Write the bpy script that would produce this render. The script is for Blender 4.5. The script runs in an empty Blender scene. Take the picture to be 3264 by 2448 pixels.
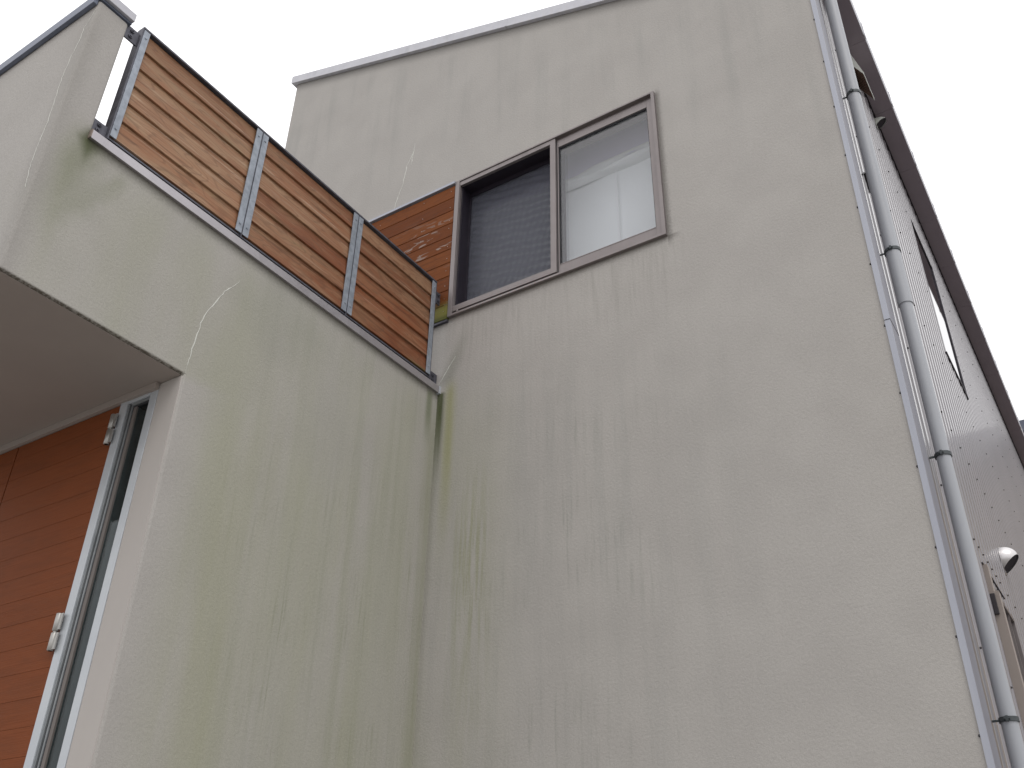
import bpy, bmesh, math, random
from mathutils import Vector
random.seed(7)
S = bpy.context.scene
C = S.collection

# ------------------------------------------------------------------ camera
cam_d = bpy.data.cameras.new('camera')
cam = bpy.data.objects.new('camera', cam_d); C.objects.link(cam)
cam.location = (3.1468, -3.9102, -3.0813)
cam.rotation_euler = (math.radians(121.642), math.radians(-0.96566), math.radians(33.0344))
cam_d.sensor_width = 36.0
cam_d.lens = 36.0 * 3029.13 / 3264.0
cam_d.clip_start = 0.05; cam_d.clip_end = 2000
S.camera = cam

# ------------------------------------------------------------------ node helpers
class N:
    """socket wrapper so that masks can be written as plain arithmetic"""
    def __init__(s, t, sock): s.t = t; s.s = sock
    def _m(s, op, o=None, c=None, clamp=False):
        n = s.t.nodes.new('ShaderNodeMath'); n.operation = op; n.use_clamp = clamp
        for i, v in enumerate((s, o, c)):
            if v is None: continue
            if isinstance(v, N): s.t.links.new(v.s, n.inputs[i])
            else: n.inputs[i].default_value = v
        return N(s.t, n.outputs[0])
    def __add__(s, o): return s._m('ADD', o)
    __radd__ = __add__
    def __mul__(s, o): return s._m('MULTIPLY', o)
    __rmul__ = __mul__
    def __sub__(s, o): return s._m('SUBTRACT', o)
    def __rsub__(s, o): return (s * -1.0) + o
    def __truediv__(s, o): return s._m('DIVIDE', o)
    def floor(s): return s._m('FLOOR')
    def abs(s): return s._m('ABSOLUTE')
    def mx(s, o): return s._m('MAXIMUM', o)
    def mn(s, o): return s._m('MINIMUM', o)
    def pw(s, o): return s._m('POWER', o)
    def sin(s): return s._m('SINE')
    def clamp(s): return s._m('ADD', 0.0, clamp=True)
    def ss(s, a, b):
        """smoothstep from a to b (a may be above b)"""
        n = s.t.nodes.new('ShaderNodeMapRange'); n.interpolation_type = 'SMOOTHSTEP'
        s.t.links.new(s.s, n.inputs[0])
        if a < b: v = (a, b, 0.0, 1.0)
        else: v = (b, a, 1.0, 0.0)
        for i in range(4): n.inputs[i + 1].default_value = v[i]
        return N(s.t, n.outputs[0])

def new_mat(name):
    m = bpy.data.materials.new(name); m.use_nodes = True
    return m, m.node_tree, m.node_tree.nodes['Principled BSDF']
def pos(t):
    g = t.nodes.new('ShaderNodeNewGeometry'); x = t.nodes.new('ShaderNodeSeparateXYZ')
    t.links.new(g.outputs['Position'], x.inputs[0])
    return N(t, x.outputs[0]), N(t, x.outputs[1]), N(t, x.outputs[2])
def vec(t, x, y, z):
    n = t.nodes.new('ShaderNodeCombineXYZ')
    for i, v in enumerate((x, y, z)):
        if isinstance(v, N): t.links.new(v.s, n.inputs[i])
        else: n.inputs[i].default_value = v
    return n.outputs[0]
def noise(t, v, sc=1.0, det=3.0, rough=0.5, dist=0.0, col=False):
    n = t.nodes.new('ShaderNodeTexNoise'); t.links.new(v, n.inputs['Vector'])
    n.inputs['Scale'].default_value = sc; n.inputs['Detail'].default_value = det
    n.inputs['Roughness'].default_value = rough; n.inputs['Distortion'].default_value = dist
    return n.outputs['Color'] if col else N(t, n.outputs[0])
def white(t, w):
    n = t.nodes.new('ShaderNodeTexWhiteNoise'); n.noise_dimensions = '1D'
    t.links.new(w.s, n.inputs['W']); return N(t, n.outputs['Value'])
def rgb(t, c):
    n = t.nodes.new('ShaderNodeRGB'); n.outputs[0].default_value = (*c, 1); return n.outputs[0]
def mix(t, a, b, f):
    n = t.nodes.new('ShaderNodeMix'); n.data_type = 'RGBA'
    if isinstance(f, N): t.links.new(f.s, n.inputs[0])
    else: n.inputs[0].default_value = f
    for i, v in ((6, a), (7, b)):
        if isinstance(v, tuple): n.inputs[i].default_value = (*v, 1)
        else: t.links.new(v, n.inputs[i])
    return n.outputs[2]
def scale_col(t, a, f):
    n = t.nodes.new('ShaderNodeVectorMath'); n.operation = 'SCALE'
    t.links.new(a, n.inputs[0])
    if isinstance(f, N): t.links.new(f.s, n.inputs['Scale'])
    else: n.inputs['Scale'].default_value = f
    return n.outputs[0]
def bump(t, p, h, strength, dist):
    b = t.nodes.new('ShaderNodeBump'); b.inputs['Strength'].default_value = strength
    b.inputs['Distance'].default_value = dist
    t.links.new(h.s, b.inputs['Height']); t.links.new(b.outputs[0], p.inputs['Normal'])

# ------------------------------------------------------------------ world: bright overcast sky, soft weak sun
SUN_EL, SUN_AZ = math.radians(55.5), math.radians(130)
w = bpy.data.worlds.new('World'); S.world = w; w.use_nodes = True
wt = w.node_tree; bg = wt.nodes['Background']; bg.inputs['Strength'].default_value = 0.12
sky = wt.nodes.new('ShaderNodeTexSky'); sky.sky_type = 'NISHITA'; sky.sun_disc = False
sky.sun_elevation = SUN_EL; sky.sun_rotation = SUN_AZ; sky.dust_density = 4.0
tc = wt.nodes.new('ShaderNodeTexCoord'); sx = wt.nodes.new('ShaderNodeSeparateXYZ')
wt.links.new(tc.outputs['Generated'], sx.inputs[0])
wz = N(wt, sx.outputs[2])
cl = noise(wt, tc.outputs['Generated'], 2.2, 4, 0.55)
bright = (wz.ss(-0.1, 1.0) * 5.2 + 7.6) * (cl * 0.3 + 0.87)      # cloud layer, brighter towards the zenith
cloud = scale_col(wt, rgb(wt, (1.0, 0.992, 1.0)), bright)
wt.links.new(mix(wt, sky.outputs[0], cloud, 0.94), bg.inputs['Color'])
sun_d = bpy.data.lights.new('sun', 'SUN'); sun_d.energy = 0.55; sun_d.angle = math.radians(25)
sun_d.color = (1.0, 0.97, 0.93)
sun = bpy.data.objects.new('sun', sun_d); C.objects.link(sun)
sd = Vector((0.50, -0.42, 0.95)).normalized()
sun.rotation_euler = sd.to_track_quat('Z', 'Y').to_euler(); sun.location = (0, 0, 30)
S.view_settings.view_transform = 'Standard'; S.view_settings.look = 'None'
S.view_settings.exposure = 0.0; S.view_settings.gamma = 1.0
S.render.resolution_x = 1024; S.render.resolution_y = 768
try: S.cycles.max_bounces = 10; S.cycles.transparent_max_bounces = 16
except Exception: pass

# ------------------------------------------------------------------ materials
def stucco(name, kind):
    m, t, p = new_mat(name)
    x, y, z = pos(t)
    along = x + y * 1.37                                  # runs along either wall
    fine = noise(t, vec(t, x, y, z), 230, 2, 0.7)
    mid = noise(t, vec(t, x, y, z), 3.1, 4, 0.55)
    grain = noise(t, vec(t, x, y, z), 75, 3, 0.6)
    streak = noise(t, vec(t, along * 9.0, 0.0, z * 0.55), 1.0, 5, 0.6, 0.15)
    streak2 = noise(t, vec(t, along * 38.0, 3.0, z * 2.1), 1.0, 4, 0.6, 0.1)
    brk = noise(t, vec(t, along * 1.7, 9.0, z * 1.9), 1.0, 3, 0.55)
    wide = noise(t, vec(t, along * 2.3, 5.0, z * 0.45), 1.0, 3, 0.5)
    col = mix(t, (0.434, 0.414, 0.392), (0.463, 0.443, 0.419), mid.ss(0.3, 0.7))
    if kind != 'plain':
        grey = (0.30, 0.305, 0.29); algae = (0.385, 0.388, 0.295); olive = (0.27, 0.285, 0.15); moss = (0.075, 0.09, 0.035)
    if kind == 'right':
        # faint rain streaks under the coping
        top = (3.96 - (x + 1.954) * 0.354) - z
        f = streak.ss(0.45, 0.72) * top.ss(0.05, 0.35) * top.ss(2.2, 0.7) * (brk.ss(0.3, 0.65) * 0.26 + 0.06)
        col = mix(t, col, grey, f)
        # grey streaks in the middle of the lower wall
        f = streak2.ss(0.5, 0.72) * brk.ss(0.42, 0.64) * z.ss(0.1, -0.9) * x.ss(0.1, 0.4) * x.ss(1.9, 0.9) * 0.42
        col = mix(t, col, (0.235, 0.25, 0.215), f)
        f = streak.ss(0.42, 0.7) * z.ss(0.3, -0.6) * x.ss(2.5, 1.0) * 0.20
        col = mix(t, col, grey, f)
        # green zone near the inner corner
        f = x.ss(0.75, 0.02) * z.ss(0.15, -0.6) * wide.ss(0.25, 0.7) * 0.62
        col = mix(t, col, algae, f)
        d = (x - 0.30).abs().ss(0.2, 0.02) * z.ss(-0.5, -1.1) * z.ss(-2.6, -1.2) * streak2.ss(0.35, 0.65) * 0.5
        col = mix(t, col, olive, d)
        d = (x - (0.10 + (streak - 0.5) * 0.06)).abs().ss(0.062, 0.0) * z.ss(0.03, -0.12) * z.ss(-1.25, -0.35) * 0.72
        col = mix(t, col, (0.33, 0.33, 0.16), d)
        d = (x - (streak2 - 0.5) * 0.03).abs().ss(0.05, 0.0) * z.ss(-0.05, -0.2) * z.ss(-3.2, -0.5) * 0.40
        col = mix(t, col, (0.20, 0.205, 0.14), d)
        d = (x - 0.022).abs().ss(0.05, 0.008) * z.ss(-0.075, -0.10) * z.ss(-0.85, -0.18) * (streak2 * 0.8 + 0.55)
        col = mix(t, col, moss, d.clamp() * 0.93)
        # smear above the end of the balcony sill
        d = ((x - 0.09) - (z - 0.05) * 0.35).abs().ss(0.09, 0.0) * z.ss(-0.08, 0.02) * z.ss(0.42, 0.1) * 0.38
        col = mix(t, col, (0.17, 0.19, 0.14), d)
        # grime around the window
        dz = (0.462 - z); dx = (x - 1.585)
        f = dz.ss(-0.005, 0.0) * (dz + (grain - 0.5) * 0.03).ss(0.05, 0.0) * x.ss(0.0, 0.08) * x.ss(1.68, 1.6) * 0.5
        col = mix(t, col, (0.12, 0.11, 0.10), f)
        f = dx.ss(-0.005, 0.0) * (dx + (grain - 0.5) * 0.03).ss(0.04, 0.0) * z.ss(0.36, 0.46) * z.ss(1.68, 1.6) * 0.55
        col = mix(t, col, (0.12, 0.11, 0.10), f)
        f = streak2.ss(0.42, 0.75) * dz.ss(0.0, 0.06) * dz.ss(0.7, 0.1) * x.ss(0.0, 0.1) * x.ss(1.75, 1.55) * 0.3
        col = mix(t, col, (0.24, 0.235, 0.21), f)
        # shade directly below the coping, painted into the colour
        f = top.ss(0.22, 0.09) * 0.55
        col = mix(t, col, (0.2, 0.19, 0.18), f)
    if kind == 'left':
        # x is constant on the big face; y runs from the corner (0) towards the camera
        up = z.ss(-1.0, -0.2)
        f = (wide.ss(0.3, 0.68) * 0.62 + 0.18) * y.ss(-1.80, -1.45).mx(z.ss(-0.95, -0.85))
        f = f * z.ss(0.1, -0.35) * y.ss(-2.63, -2.5)
        col = mix(t, col, algae, f.clamp() * 0.8)
        band = noise(t, vec(t, y * 5.0, 1.0, z * 0.35), 1.0, 3, 0.55)
        f = band.ss(0.42, 0.72) * z.ss(-0.5, -1.2) * y.ss(-1.66, -1.5) * 0.34
        col = mix(t, col, (0.36, 0.365, 0.25), f)
        f = (y - (-1.42 + (z + 1.0) * -0.03)).abs().ss(0.20, 0.02) * z.ss(-0.7, -1.5) * 0.30
        col = mix(t, col, (0.365, 0.365, 0.25), f)
        f = streak2.ss(0.5, 0.74) * brk.ss(0.42, 0.62) * z.ss(-0.4, -1.1) * y.ss(-1.6, -1.2) * 0.40
        col = mix(t, col, (0.235, 0.25, 0.17), f)
        f = streak.ss(0.45, 0.7) * y.ss(-1.62, -1.0) * 0.24
        col = mix(t, col, (0.27, 0.285, 0.21), f)
        f = ((y + 1.30).abs() * 0.8 + (z + 0.30).abs() + (mid - 0.5) * 0.4).ss(0.42, 0.08) * 0.22
        col = mix(t, col, (0.30, 0.305, 0.27), f)
        # broad grey patch left of the middle
        f = ((y + 0.85).abs() + (z + 0.75).abs() * 0.5 + (mid - 0.5) * 0.5).ss(0.45, 0.1) * 0.30
        col = mix(t, col, (0.40, 0.39, 0.36), f)
        f = (y + 0.03 + (streak2 - 0.5) * 0.05).abs().ss(0.10, 0.0) * z.ss(-0.15, -0.5) * 0.28
        col = mix(t, col, (0.25, 0.26, 0.14), f)
        f = (y + 0.075 + (streak2 - 0.5) * 0.02).abs().ss(0.045, 0.005) * z.ss(-0.08, -0.12) * z.ss(-0.5, -0.22) * 0.6
        col = mix(t, col, (0.13, 0.16, 0.07), f)
        # dark green smear under the left end of the sill
        s = (y + 2.46) - (z + 0.05) * 0.16 + (mid - 0.5) * 0.16
        f = s.abs().ss(0.15, 0.0) * z.ss(0.02, -0.10) * z.ss(-0.75, -0.18) * 0.50
        col = mix(t, col, (0.16, 0.18, 0.09), f)
        f = ((y + 2.475).abs() + (z + 0.10).abs() * 0.55).ss(0.085, 0.01) * 0.8
        col = mix(t, col, moss, f)
        f = ((y + 2.33) - (z + 0.25) * 0.5 + (mid - 0.5) * 0.3).abs().ss(0.08, 0.0) * z.ss(-0.1, -0.2) * z.ss(-0.75, -0.3) * 0.3
        col = mix(t, col, (0.20, 0.22, 0.13), f)
        # dirt and painted-in shading below the metal sill
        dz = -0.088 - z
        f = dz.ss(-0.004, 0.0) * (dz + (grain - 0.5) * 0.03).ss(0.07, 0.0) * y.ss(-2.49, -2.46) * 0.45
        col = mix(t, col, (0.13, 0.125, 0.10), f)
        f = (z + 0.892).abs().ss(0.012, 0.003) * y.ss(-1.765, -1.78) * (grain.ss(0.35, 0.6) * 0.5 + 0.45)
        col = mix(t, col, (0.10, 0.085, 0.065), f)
        # soft shading either side of the front corner, painted into the colour
        f = (y + 2.642 + (mid - 0.5) * 0.05).ss(0.10, 0.0) * (x + 0.0).ss(-0.14, 0.0) * z.ss(0.7, 0.4) * 0.22
        col = mix(t, col, (0.21, 0.20, 0.175), f)
    v = (fine * 0.44 + grain * 0.18 + 0.645)
    col = scale_col(t, col, v)
    t.links.new(col, p.inputs['Base Color'])
    p.inputs['Roughness'].default_value = 0.93; p.inputs['Specular IOR Level'].default_value = 0.2
    bump(t, p, fine * 0.5 + grain, 0.55, 0.0035)
    return m

def wood(name, axis, z0, pitch, kind):
    """boards running along axis; each board has its own grain offset and tone"""
    m, t, p = new_mat(name)
    x, y, z = pos(t)
    u = {'x': x, 'y': y}[axis]
    k = ((z - z0) / pitch).floor()
    r = white(t, k + 11.3); r2 = white(t, k * 3.1 + 4.7)
    if kind == 'rail':                       # each panel has its own set of boards
        pk = ((y + 2.42) / 0.78).floor()
        r = white(t, k + pk * 17.7 + 3.3); r2 = white(t, k * 2.7 + pk * 5.1 + 1.9)
    g = noise(t, vec(t, u * 1.6 + r * 40.0, r * 31.0, z * 55.0), 1.0, 5, 0.65, 0.35)
    g2 = noise(t, vec(t, u * 5.0 + r2 * 20.0, r * 13.0, z * 220.0), 1.0, 3, 0.6)
    arch = noise(t, vec(t, u * 2.2 + r * 9.0, r2 * 9.0, z * 9.0), 1.0, 2, 0.5)
    rings = ((arch * 70.0 + z * 60.0).sin() * 0.5 + 0.5)
    patch = noise(t, vec(t, u * 3.2 + r2 * 8.0, r * 7.0, z * 16.0), 1.0, 4, 0.6, 0.5)
    if kind == 'rail':
        red = mix(t, (0.185, 0.062, 0.026), (0.30, 0.108, 0.046), r)
        tan = mix(t, (0.265, 0.150, 0.080), (0.36, 0.215, 0.125), r2)
        left = y.ss(-0.5, -2.2) * 0.55 + z.ss(0.1, 0.7) * 0.28 + 0.12
        f = (patch.ss(0.35, 0.65) * 0.5 + left * 0.8 - 0.12 + (r2 - 0.5) * 0.35).clamp()
        col = mix(t, red, tan, f)
        col = mix(t, col, (0.23, 0.19, 0.095), patch.ss(0.62, 0.78) * 0.5)
        col = mix(t, col, (0.56, 0.42, 0.31), g.ss(0.55, 0.70) * (left * 0.75 + 0.08))
        col = mix(t, col, (0.08, 0.030, 0.016), g.ss(0.45, 0.30) * 0.6)
        col = mix(t, col, (0.08, 0.045, 0.028), rings.ss(0.72, 1.0) * 0.25)
        col = mix(t, col, (0.13, 0.14, 0.05), z.ss(0.035, 0.0) * y.ss(-0.9, -0.2) * patch.ss(0.4, 0.6) * 0.7)
        p.inputs['Roughness'].default_value = 0.6; spec = 0.3
    elif kind == 'clad':
        col = mix(t, (0.125, 0.034, 0.009), (0.20, 0.062, 0.016), r * 0.6 + g * 0.4)
        col = mix(t, col, (0.07, 0.025, 0.012), g.ss(0.45, 0.28) * 0.6)
        col = mix(t, col, (0.09, 0.033, 0.016), rings.ss(0.7, 1.0) * 0.3)
        wear = patch.ss(0.56, 0.62) * rings.ss(0.25, 0.6) * white(t, k * 7.7 + 0.31).ss(0.25, 0.45)
        wear = wear * z.ss(1.45, 1.15) * x.ss(-0.55, -0.3)
        col = mix(t, col, (0.33, 0.27, 0.24), wear * 0.75)
        col = mix(t, col, (0.20, 0.22, 0.06), z.ss(0.62, 0.52) * (patch * 0.5 + 0.5))
        col = mix(t, col, (0.045, 0.06, 0.018), z.ss(0.50, 0.46) * 0.6)
        p.inputs['Roughness'].default_value = 0.65; spec = 0.12
    else:                                    # door and porch cladding
        col = mix(t, (0.185, 0.050, 0.016), (0.235, 0.070, 0.024), g)
        col = mix(t, col, (0.125, 0.034, 0.012), g2.ss(0.5, 0.72) * 0.5)
        col = mix(t, col, (0.13, 0.045, 0.02), patch.ss(0.4, 0.75) * 0.4)
        p.inputs['Roughness'].default_value = 0.65; spec = 0.12
    col = scale_col(t, col, g2 * 0.35 + 0.83)
    t.links.new(col, p.inputs['Base Color'])
    p.inputs['Specular IOR Level'].default_value = spec
    bump(t, p, g + g2 * 0.5, 0.5, 0.0025)
    return m

def metal(name, c, c2=None, rough=0.45, met=0.6, sc=30.0, vert=False, dirt=0.0):
    m, t, p = new_mat(name)
    x, y, z = pos(t)
    v = vec(t, x, y, z * (0.08 if vert else 1.0))
    n = noise(t, v, sc, 4, 0.6)
    col = mix(t, c, c2 or tuple(a * 0.8 for a in c), n.ss(0.35, 0.65))
    if dirt:
        d = noise(t, vec(t, x, y, z * 0.25), 9.0, 4, 0.65)
        col = mix(t, col, tuple(a * 0.45 for a in c), d.ss(0.52, 0.75) * dirt)
    t.links.new(col, p.inputs['Base Color'])
    p.inputs['Metallic'].default_value = met
    t.links.new((n * 0.18 + (rough - 0.08)).s, p.inputs['Roughness'])
    return m
def paint(name, c, rough=0.5, var=0.12, sc=14.0):
    m, t, p = new_mat(name)
    x, y, z = pos(t)
    n = noise(t, vec(t, x, y, z * 0.4), sc, 4, 0.6)
    t.links.new(scale_col(t, rgb(t, c), n * var * 2 + (1 - var)), p.inputs['Base Color'])
    p.inputs['Roughness'].default_value = rough
    return m
def glass(name, tint=(0.94, 0.94, 0.955), refl=1.0, ior=1.52):
    m, t, p = new_mat(name); t.nodes.remove(p)
    out = t.nodes['Material Output']
    tr = t.nodes.new('ShaderNodeBsdfTransparent'); tr.inputs[0].default_value = (*tint, 1)
    gl = t.nodes.new('ShaderNodeBsdfGlossy'); gl.inputs['Roughness'].default_value = 0.02
    ge = t.nodes.new('ShaderNodeNewGeometry'); dt = t.nodes.new('ShaderNodeVectorMath'); dt.operation = 'DOT_PRODUCT'
    t.links.new(ge.outputs['Incoming'], dt.inputs[0]); t.links.new(ge.outputs['Normal'], dt.inputs[1])
    f = (((1.0 - N(t, dt.outputs['Value']).abs()).pw(5.0) * 0.93 + 0.07) * refl).clamp()     # Schlick, both faces alike
    ms = t.nodes.new('ShaderNodeMixShader'); t.links.new(f.s, ms.inputs[0])
    t.links.new(tr.outputs[0], ms.inputs[1]); t.links.new(gl.outputs[0], ms.inputs[2])
    t.links.new(ms.outputs[0], out.inputs[0])
    return m
def screen_mat():
    m, t, p = new_mat('insect_mesh'); t.nodes.remove(p)
    out = t.nodes['Material Output']
    x, y, z = pos(t)
    sag = noise(t, vec(t, x, y, z), 4.0, 3, 0.5)
    rip = ((z * 105.0 + x * 22.0 + sag * 9.0).sin() * 0.5 + 0.5)      # slack cloth ripples
    rip2 = ((x * 130.0 - z * 30.0 + sag * 12.0).sin() * 0.5 + 0.5)
    tr = t.nodes.new('ShaderNodeBsdfTransparent')
    df = t.nodes.new('ShaderNodeBsdfDiffuse'); df.inputs[0].default_value = (0.13, 0.135, 0.165, 1)
    ms = t.nodes.new('ShaderNodeMixShader')
    t.links.new((rip * 0.20 + rip2 * 0.07 + 0.33).s, ms.inputs[0])
    t.links.new(tr.outputs[0], ms.inputs[1]); t.links.new(df.outputs[0], ms.inputs[2])
    t.links.new(ms.outputs[0], out.inputs[0])
    return m

M = {}
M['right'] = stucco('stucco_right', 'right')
M['left'] = stucco('stucco_left', 'left')
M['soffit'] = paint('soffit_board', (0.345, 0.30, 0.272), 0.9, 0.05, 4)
M['crack'] = paint('crack_filler', (0.68, 0.69, 0.64), 0.9, 0.12, 40)
M['rail_wood'] = wood('weathered_rail_boards', 'y', 0.010, 0.1165, 'rail')
M['clad_wood'] = wood('cladding_boards', 'x', 0.445, 0.1153, 'clad')
M['door_wood'] = wood('door_boards', 'x', -3.315, 0.1098, 'door')
M['galv'] = metal('galvanised_steel', (0.27, 0.30, 0.345), (0.36, 0.395, 0.45), 0.5, 0.35, 26, dirt=0.35)
M['galv_dark'] = metal('galvanised_edge', (0.085, 0.085, 0.105), (0.12, 0.12, 0.145), 0.55, 0.35, 26)
M['sill'] = metal('aluminium_sill', (0.42, 0.40, 0.42), (0.47, 0.45, 0.47), 0.35, 0.6, 6, dirt=0.2)
M['coping'] = metal('painted_coping', (0.50, 0.50, 0.54), (0.56, 0.56, 0.60), 0.5, 0.15, 8, dirt=0.25)
M['coping_dark'] = metal('dark_coping', (0.13, 0.15, 0.20), (0.17, 0.19, 0.25), 0.45, 0.3, 8)
M['bronze'] = metal('window_aluminium', (0.225, 0.198, 0.196), (0.252, 0.224, 0.221), 0.42, 0.35, 5, dirt=0.25)
M['bronze_dark'] = metal('window_inner_frame', (0.022, 0.018, 0.028), (0.03, 0.024, 0.036), 0.5, 0.2, 5)
M['white_alu'] = metal('door_frame_aluminium', (0.50, 0.53, 0.565), (0.54, 0.57, 0.60), 0.42, 0.2, 6)
M['grey_alu'] = metal('door_frame_profile', (0.22, 0.235, 0.245), (0.27, 0.285, 0.295), 0.45, 0.3, 6)
M['gasket'] = paint('rubber_gasket', (0.03, 0.03, 0.035), 0.7)
M['steel'] = metal('satin_steel', (0.40, 0.39, 0.37), (0.46, 0.45, 0.43), 0.42, 0.8, 12)
M['pipe'] = metal('grey_pipe_plastic', (0.385, 0.40, 0.43), (0.41, 0.425, 0.455), 0.42, 0.0, 14, vert=True, dirt=0.12)
M['clamp'] = metal('pipe_clamp_metal', (0.05, 0.06, 0.065), (0.08, 0.09, 0.095), 0.5, 0.4, 30)
M['trim'] = metal('corner_trim_metal', (0.37, 0.385, 0.44), (0.40, 0.415, 0.47), 0.45, 0.2, 10, vert=True)
M['siding'] = metal('ribbed_siding_metal', (0.225, 0.212, 0.228), (0.245, 0.230, 0.246), 0.40, 0.0, 1.5, vert=True)
_p = M['siding'].node_tree.nodes['Principled BSDF']; _p.inputs['Coat Weight'].default_value = 1.0; _p.inputs['Coat Roughness'].default_value = 0.17
_p.inputs['Specular IOR Level'].default_value = 0.7
M['screw'] = paint('screw_head', (0.03, 0.025, 0.03), 0.5)
M['eave'] = paint('eave_board', (0.25, 0.212, 0.242), 0.75, 0.10, 3)
M['roof'] = metal('roof_sheet', (0.20, 0.21, 0.23), None, 0.5, 0.3, 5)
M['hood'] = metal('vent_hood_metal', (0.62, 0.60, 0.60), (0.66, 0.64, 0.64), 0.27, 0.75, 6)
M['white_hood'] = paint('white_vent_metal', (0.60, 0.62, 0.58), 0.45, 0.04)
M['grille'] = paint('brown_grille', (0.24, 0.145, 0.105), 0.6)
M['dark'] = paint('dark_inside', (0.012, 0.008, 0.014), 0.8)
M['room'] = paint('room_plaster', (0.50, 0.50, 0.52), 0.9, 0.03)
M['pane'] = glass('window_glass')
M['pane2'] = glass('door_glass', (0.72, 0.80, 0.82), 0.55)
M['pane_side'] = glass('side_glass', (0.30, 0.34, 0.36), 1.5)
M['pane_dark'] = glass('low_side_glass', (0.3, 0.34, 0.36), 0.35)
M['screen'] = screen_mat()
M['shade_low'] = paint('shade_fabric', (0.82, 0.87, 0.86), 0.9, 0.03, 3)
M['shade_up'] = paint('shade_valance_fabric', (0.68, 0.68, 0.86), 0.9, 0.05, 3)
M['cord'] = paint('shade_cord', (0.85, 0.87, 0.87), 0.7, 0.03)
M['cabinet'] = paint('cabinet_board', (0.40, 0.43, 0.50), 0.6, 0.04)
M['nb_wall'] = paint('neighbour_wall', (0.34, 0.27, 0.19), 0.9, 0.1)
M['nb_roof'] = paint('neighbour_roof', (0.10, 0.11, 0.15), 0.6, 0.15)
def ground_mat():
    m, t, p = new_mat('concrete_yard')
    x, y, z = pos(t)
    n = noise(t, vec(t, x, y, z), 1.2, 5, 0.6); f = noise(t, vec(t, x, y, z), 90, 2, 0.6)
    t.links.new(scale_col(t, mix(t, (0.20, 0.195, 0.185), (0.27, 0.26, 0.245), n.ss(0.3, 0.7)), f * 0.4 + 0.8), p.inputs['Base Color'])
    p.inputs['Roughness'].default_value = 0.9
    return m
M['ground'] = ground_mat()

# ------------------------------------------------------------------ mesh helpers
class MB:
    def __init__(s): s.v = []; s.f = []; s.mi = []
    def add(s, vs, fs, mi=0):
        b = len(s.v); s.v += [tuple(a) for a in vs]
        for f in fs: s.f.append([b + i for i in f]); s.mi.append(mi)
        return s
    def box(s, x0, x1, y0, y1, z0, z1, mi=0):
        vs = [(x0, y0, z0), (x1, y0, z0), (x1, y1, z0), (x0, y1, z0), (x0, y0, z1), (x1, y0, z1), (x1, y1, z1), (x0, y1, z1)]
        return s.add(vs, [(0, 3, 2, 1), (4, 5, 6, 7), (0, 1, 5, 4), (1, 2, 6, 5), (2, 3, 7, 6), (3, 0, 4, 7)], mi)
    def prism(s, pts, axis, a, b, mi=0):
        """polygon pts extruded along axis from a to b; pts are (y,z), (x,z) or (x,y)"""
        n = len(pts)
        def P(p, h): return {'x': (h, p[0], p[1]), 'y': (p[0], h, p[1]), 'z': (p[0], p[1], h)}[axis]
        vs = [P(p, a) for p in pts] + [P(p, b) for p in pts]
        fs = [tuple(range(n))[::-1], tuple(range(n, 2 * n))] + [(i, (i + 1) % n, n + (i + 1) % n, n + i) for i in range(n)]
        return s.add(vs, fs, mi)
    def ring(s, x0, x1, z0, z1, l, r, b, t_, y0, y1):
        """rectangular frame in a plane facing -y; l r b t_ are member widths"""
        s.box(x0, x0 + l, y0, y1, z0, z1); s.box(x1 - r, x1, y0, y1, z0, z1)
        s.box(x0 + l, x1 - r, y0, y1, z0, z0 + b); s.box(x0 + l, x1 - r, y0, y1, z1 - t_, z1)
        return s
    def tube(s, pts, r, seg=12, cap=True, mi=0):
        rings = []
        for i, p in enumerate(pts):
            p = Vector(p); a = Vector(pts[max(i - 1, 0)]); b = Vector(pts[min(i + 1, len(pts) - 1)])
            d = (b - a).normalized(); u = d.orthogonal().normalized() if abs(d.z) < 0.9 else Vector((1, 0, 0))
            u = (u - d * u.dot(d)).normalized(); w_ = d.cross(u)
            rr = r[i] if isinstance(r, (list, tuple)) else r
            rings.append([p + (u * math.cos(k * 2 * math.pi / seg) + w_ * math.sin(k * 2 * math.pi / seg)) * rr for k in range(seg)])
        vs = [v for q in rings for v in q]; fs = []
        for i in range(len(rings) - 1):
            for k in range(seg):
                a = i * seg + k; b = i * seg + (k + 1) % seg
                fs.append((a, b, b + seg, a + seg))
        if cap: fs += [tuple(range(seg))[::-1], tuple(range(len(vs) - seg, len(vs)))]
        return s.add(vs, fs, mi)
    def build(s, name, mat, parent=None, bevel=0.0, smooth=False, seg=2, origin=None):
        me = bpy.data.meshes.new(name)
        o = bpy.data.objects.new(name, me); C.objects.link(o)
        off = Vector((0, 0, 0))
        if parent is not None:
            o.parent = parent; q = parent
            while q is not None: off += Vector(q.location); q = q.parent
        elif origin is not None: off = Vector(origin); o.location = origin
        me.from_pydata([tuple(Vector(v) - off) for v in s.v], [], s.f)
        mats = mat if isinstance(mat, (list, tuple)) else [mat]
        for m_ in mats: me.materials.append(m_)
        for p_, i in zip(me.polygons, s.mi): p_.material_index = i
        bm = bmesh.new(); bm.from_mesh(me)
        bmesh.ops.recalc_face_normals(bm, faces=bm.faces); bm.to_mesh(me); bm.free()
        if smooth:
            for p_ in me.polygons: p_.use_smooth = True
            e = o.modifiers.new('split', 'EDGE_SPLIT'); e.split_angle = math.radians(40)
        if bevel:
            b = o.modifiers.new('bevel', 'BEVEL'); b.width = bevel; b.segments = seg; b.limit_method = 'ANGLE'; b.angle_limit = math.radians(40)
            b.harden_normals = False
        return o

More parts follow.
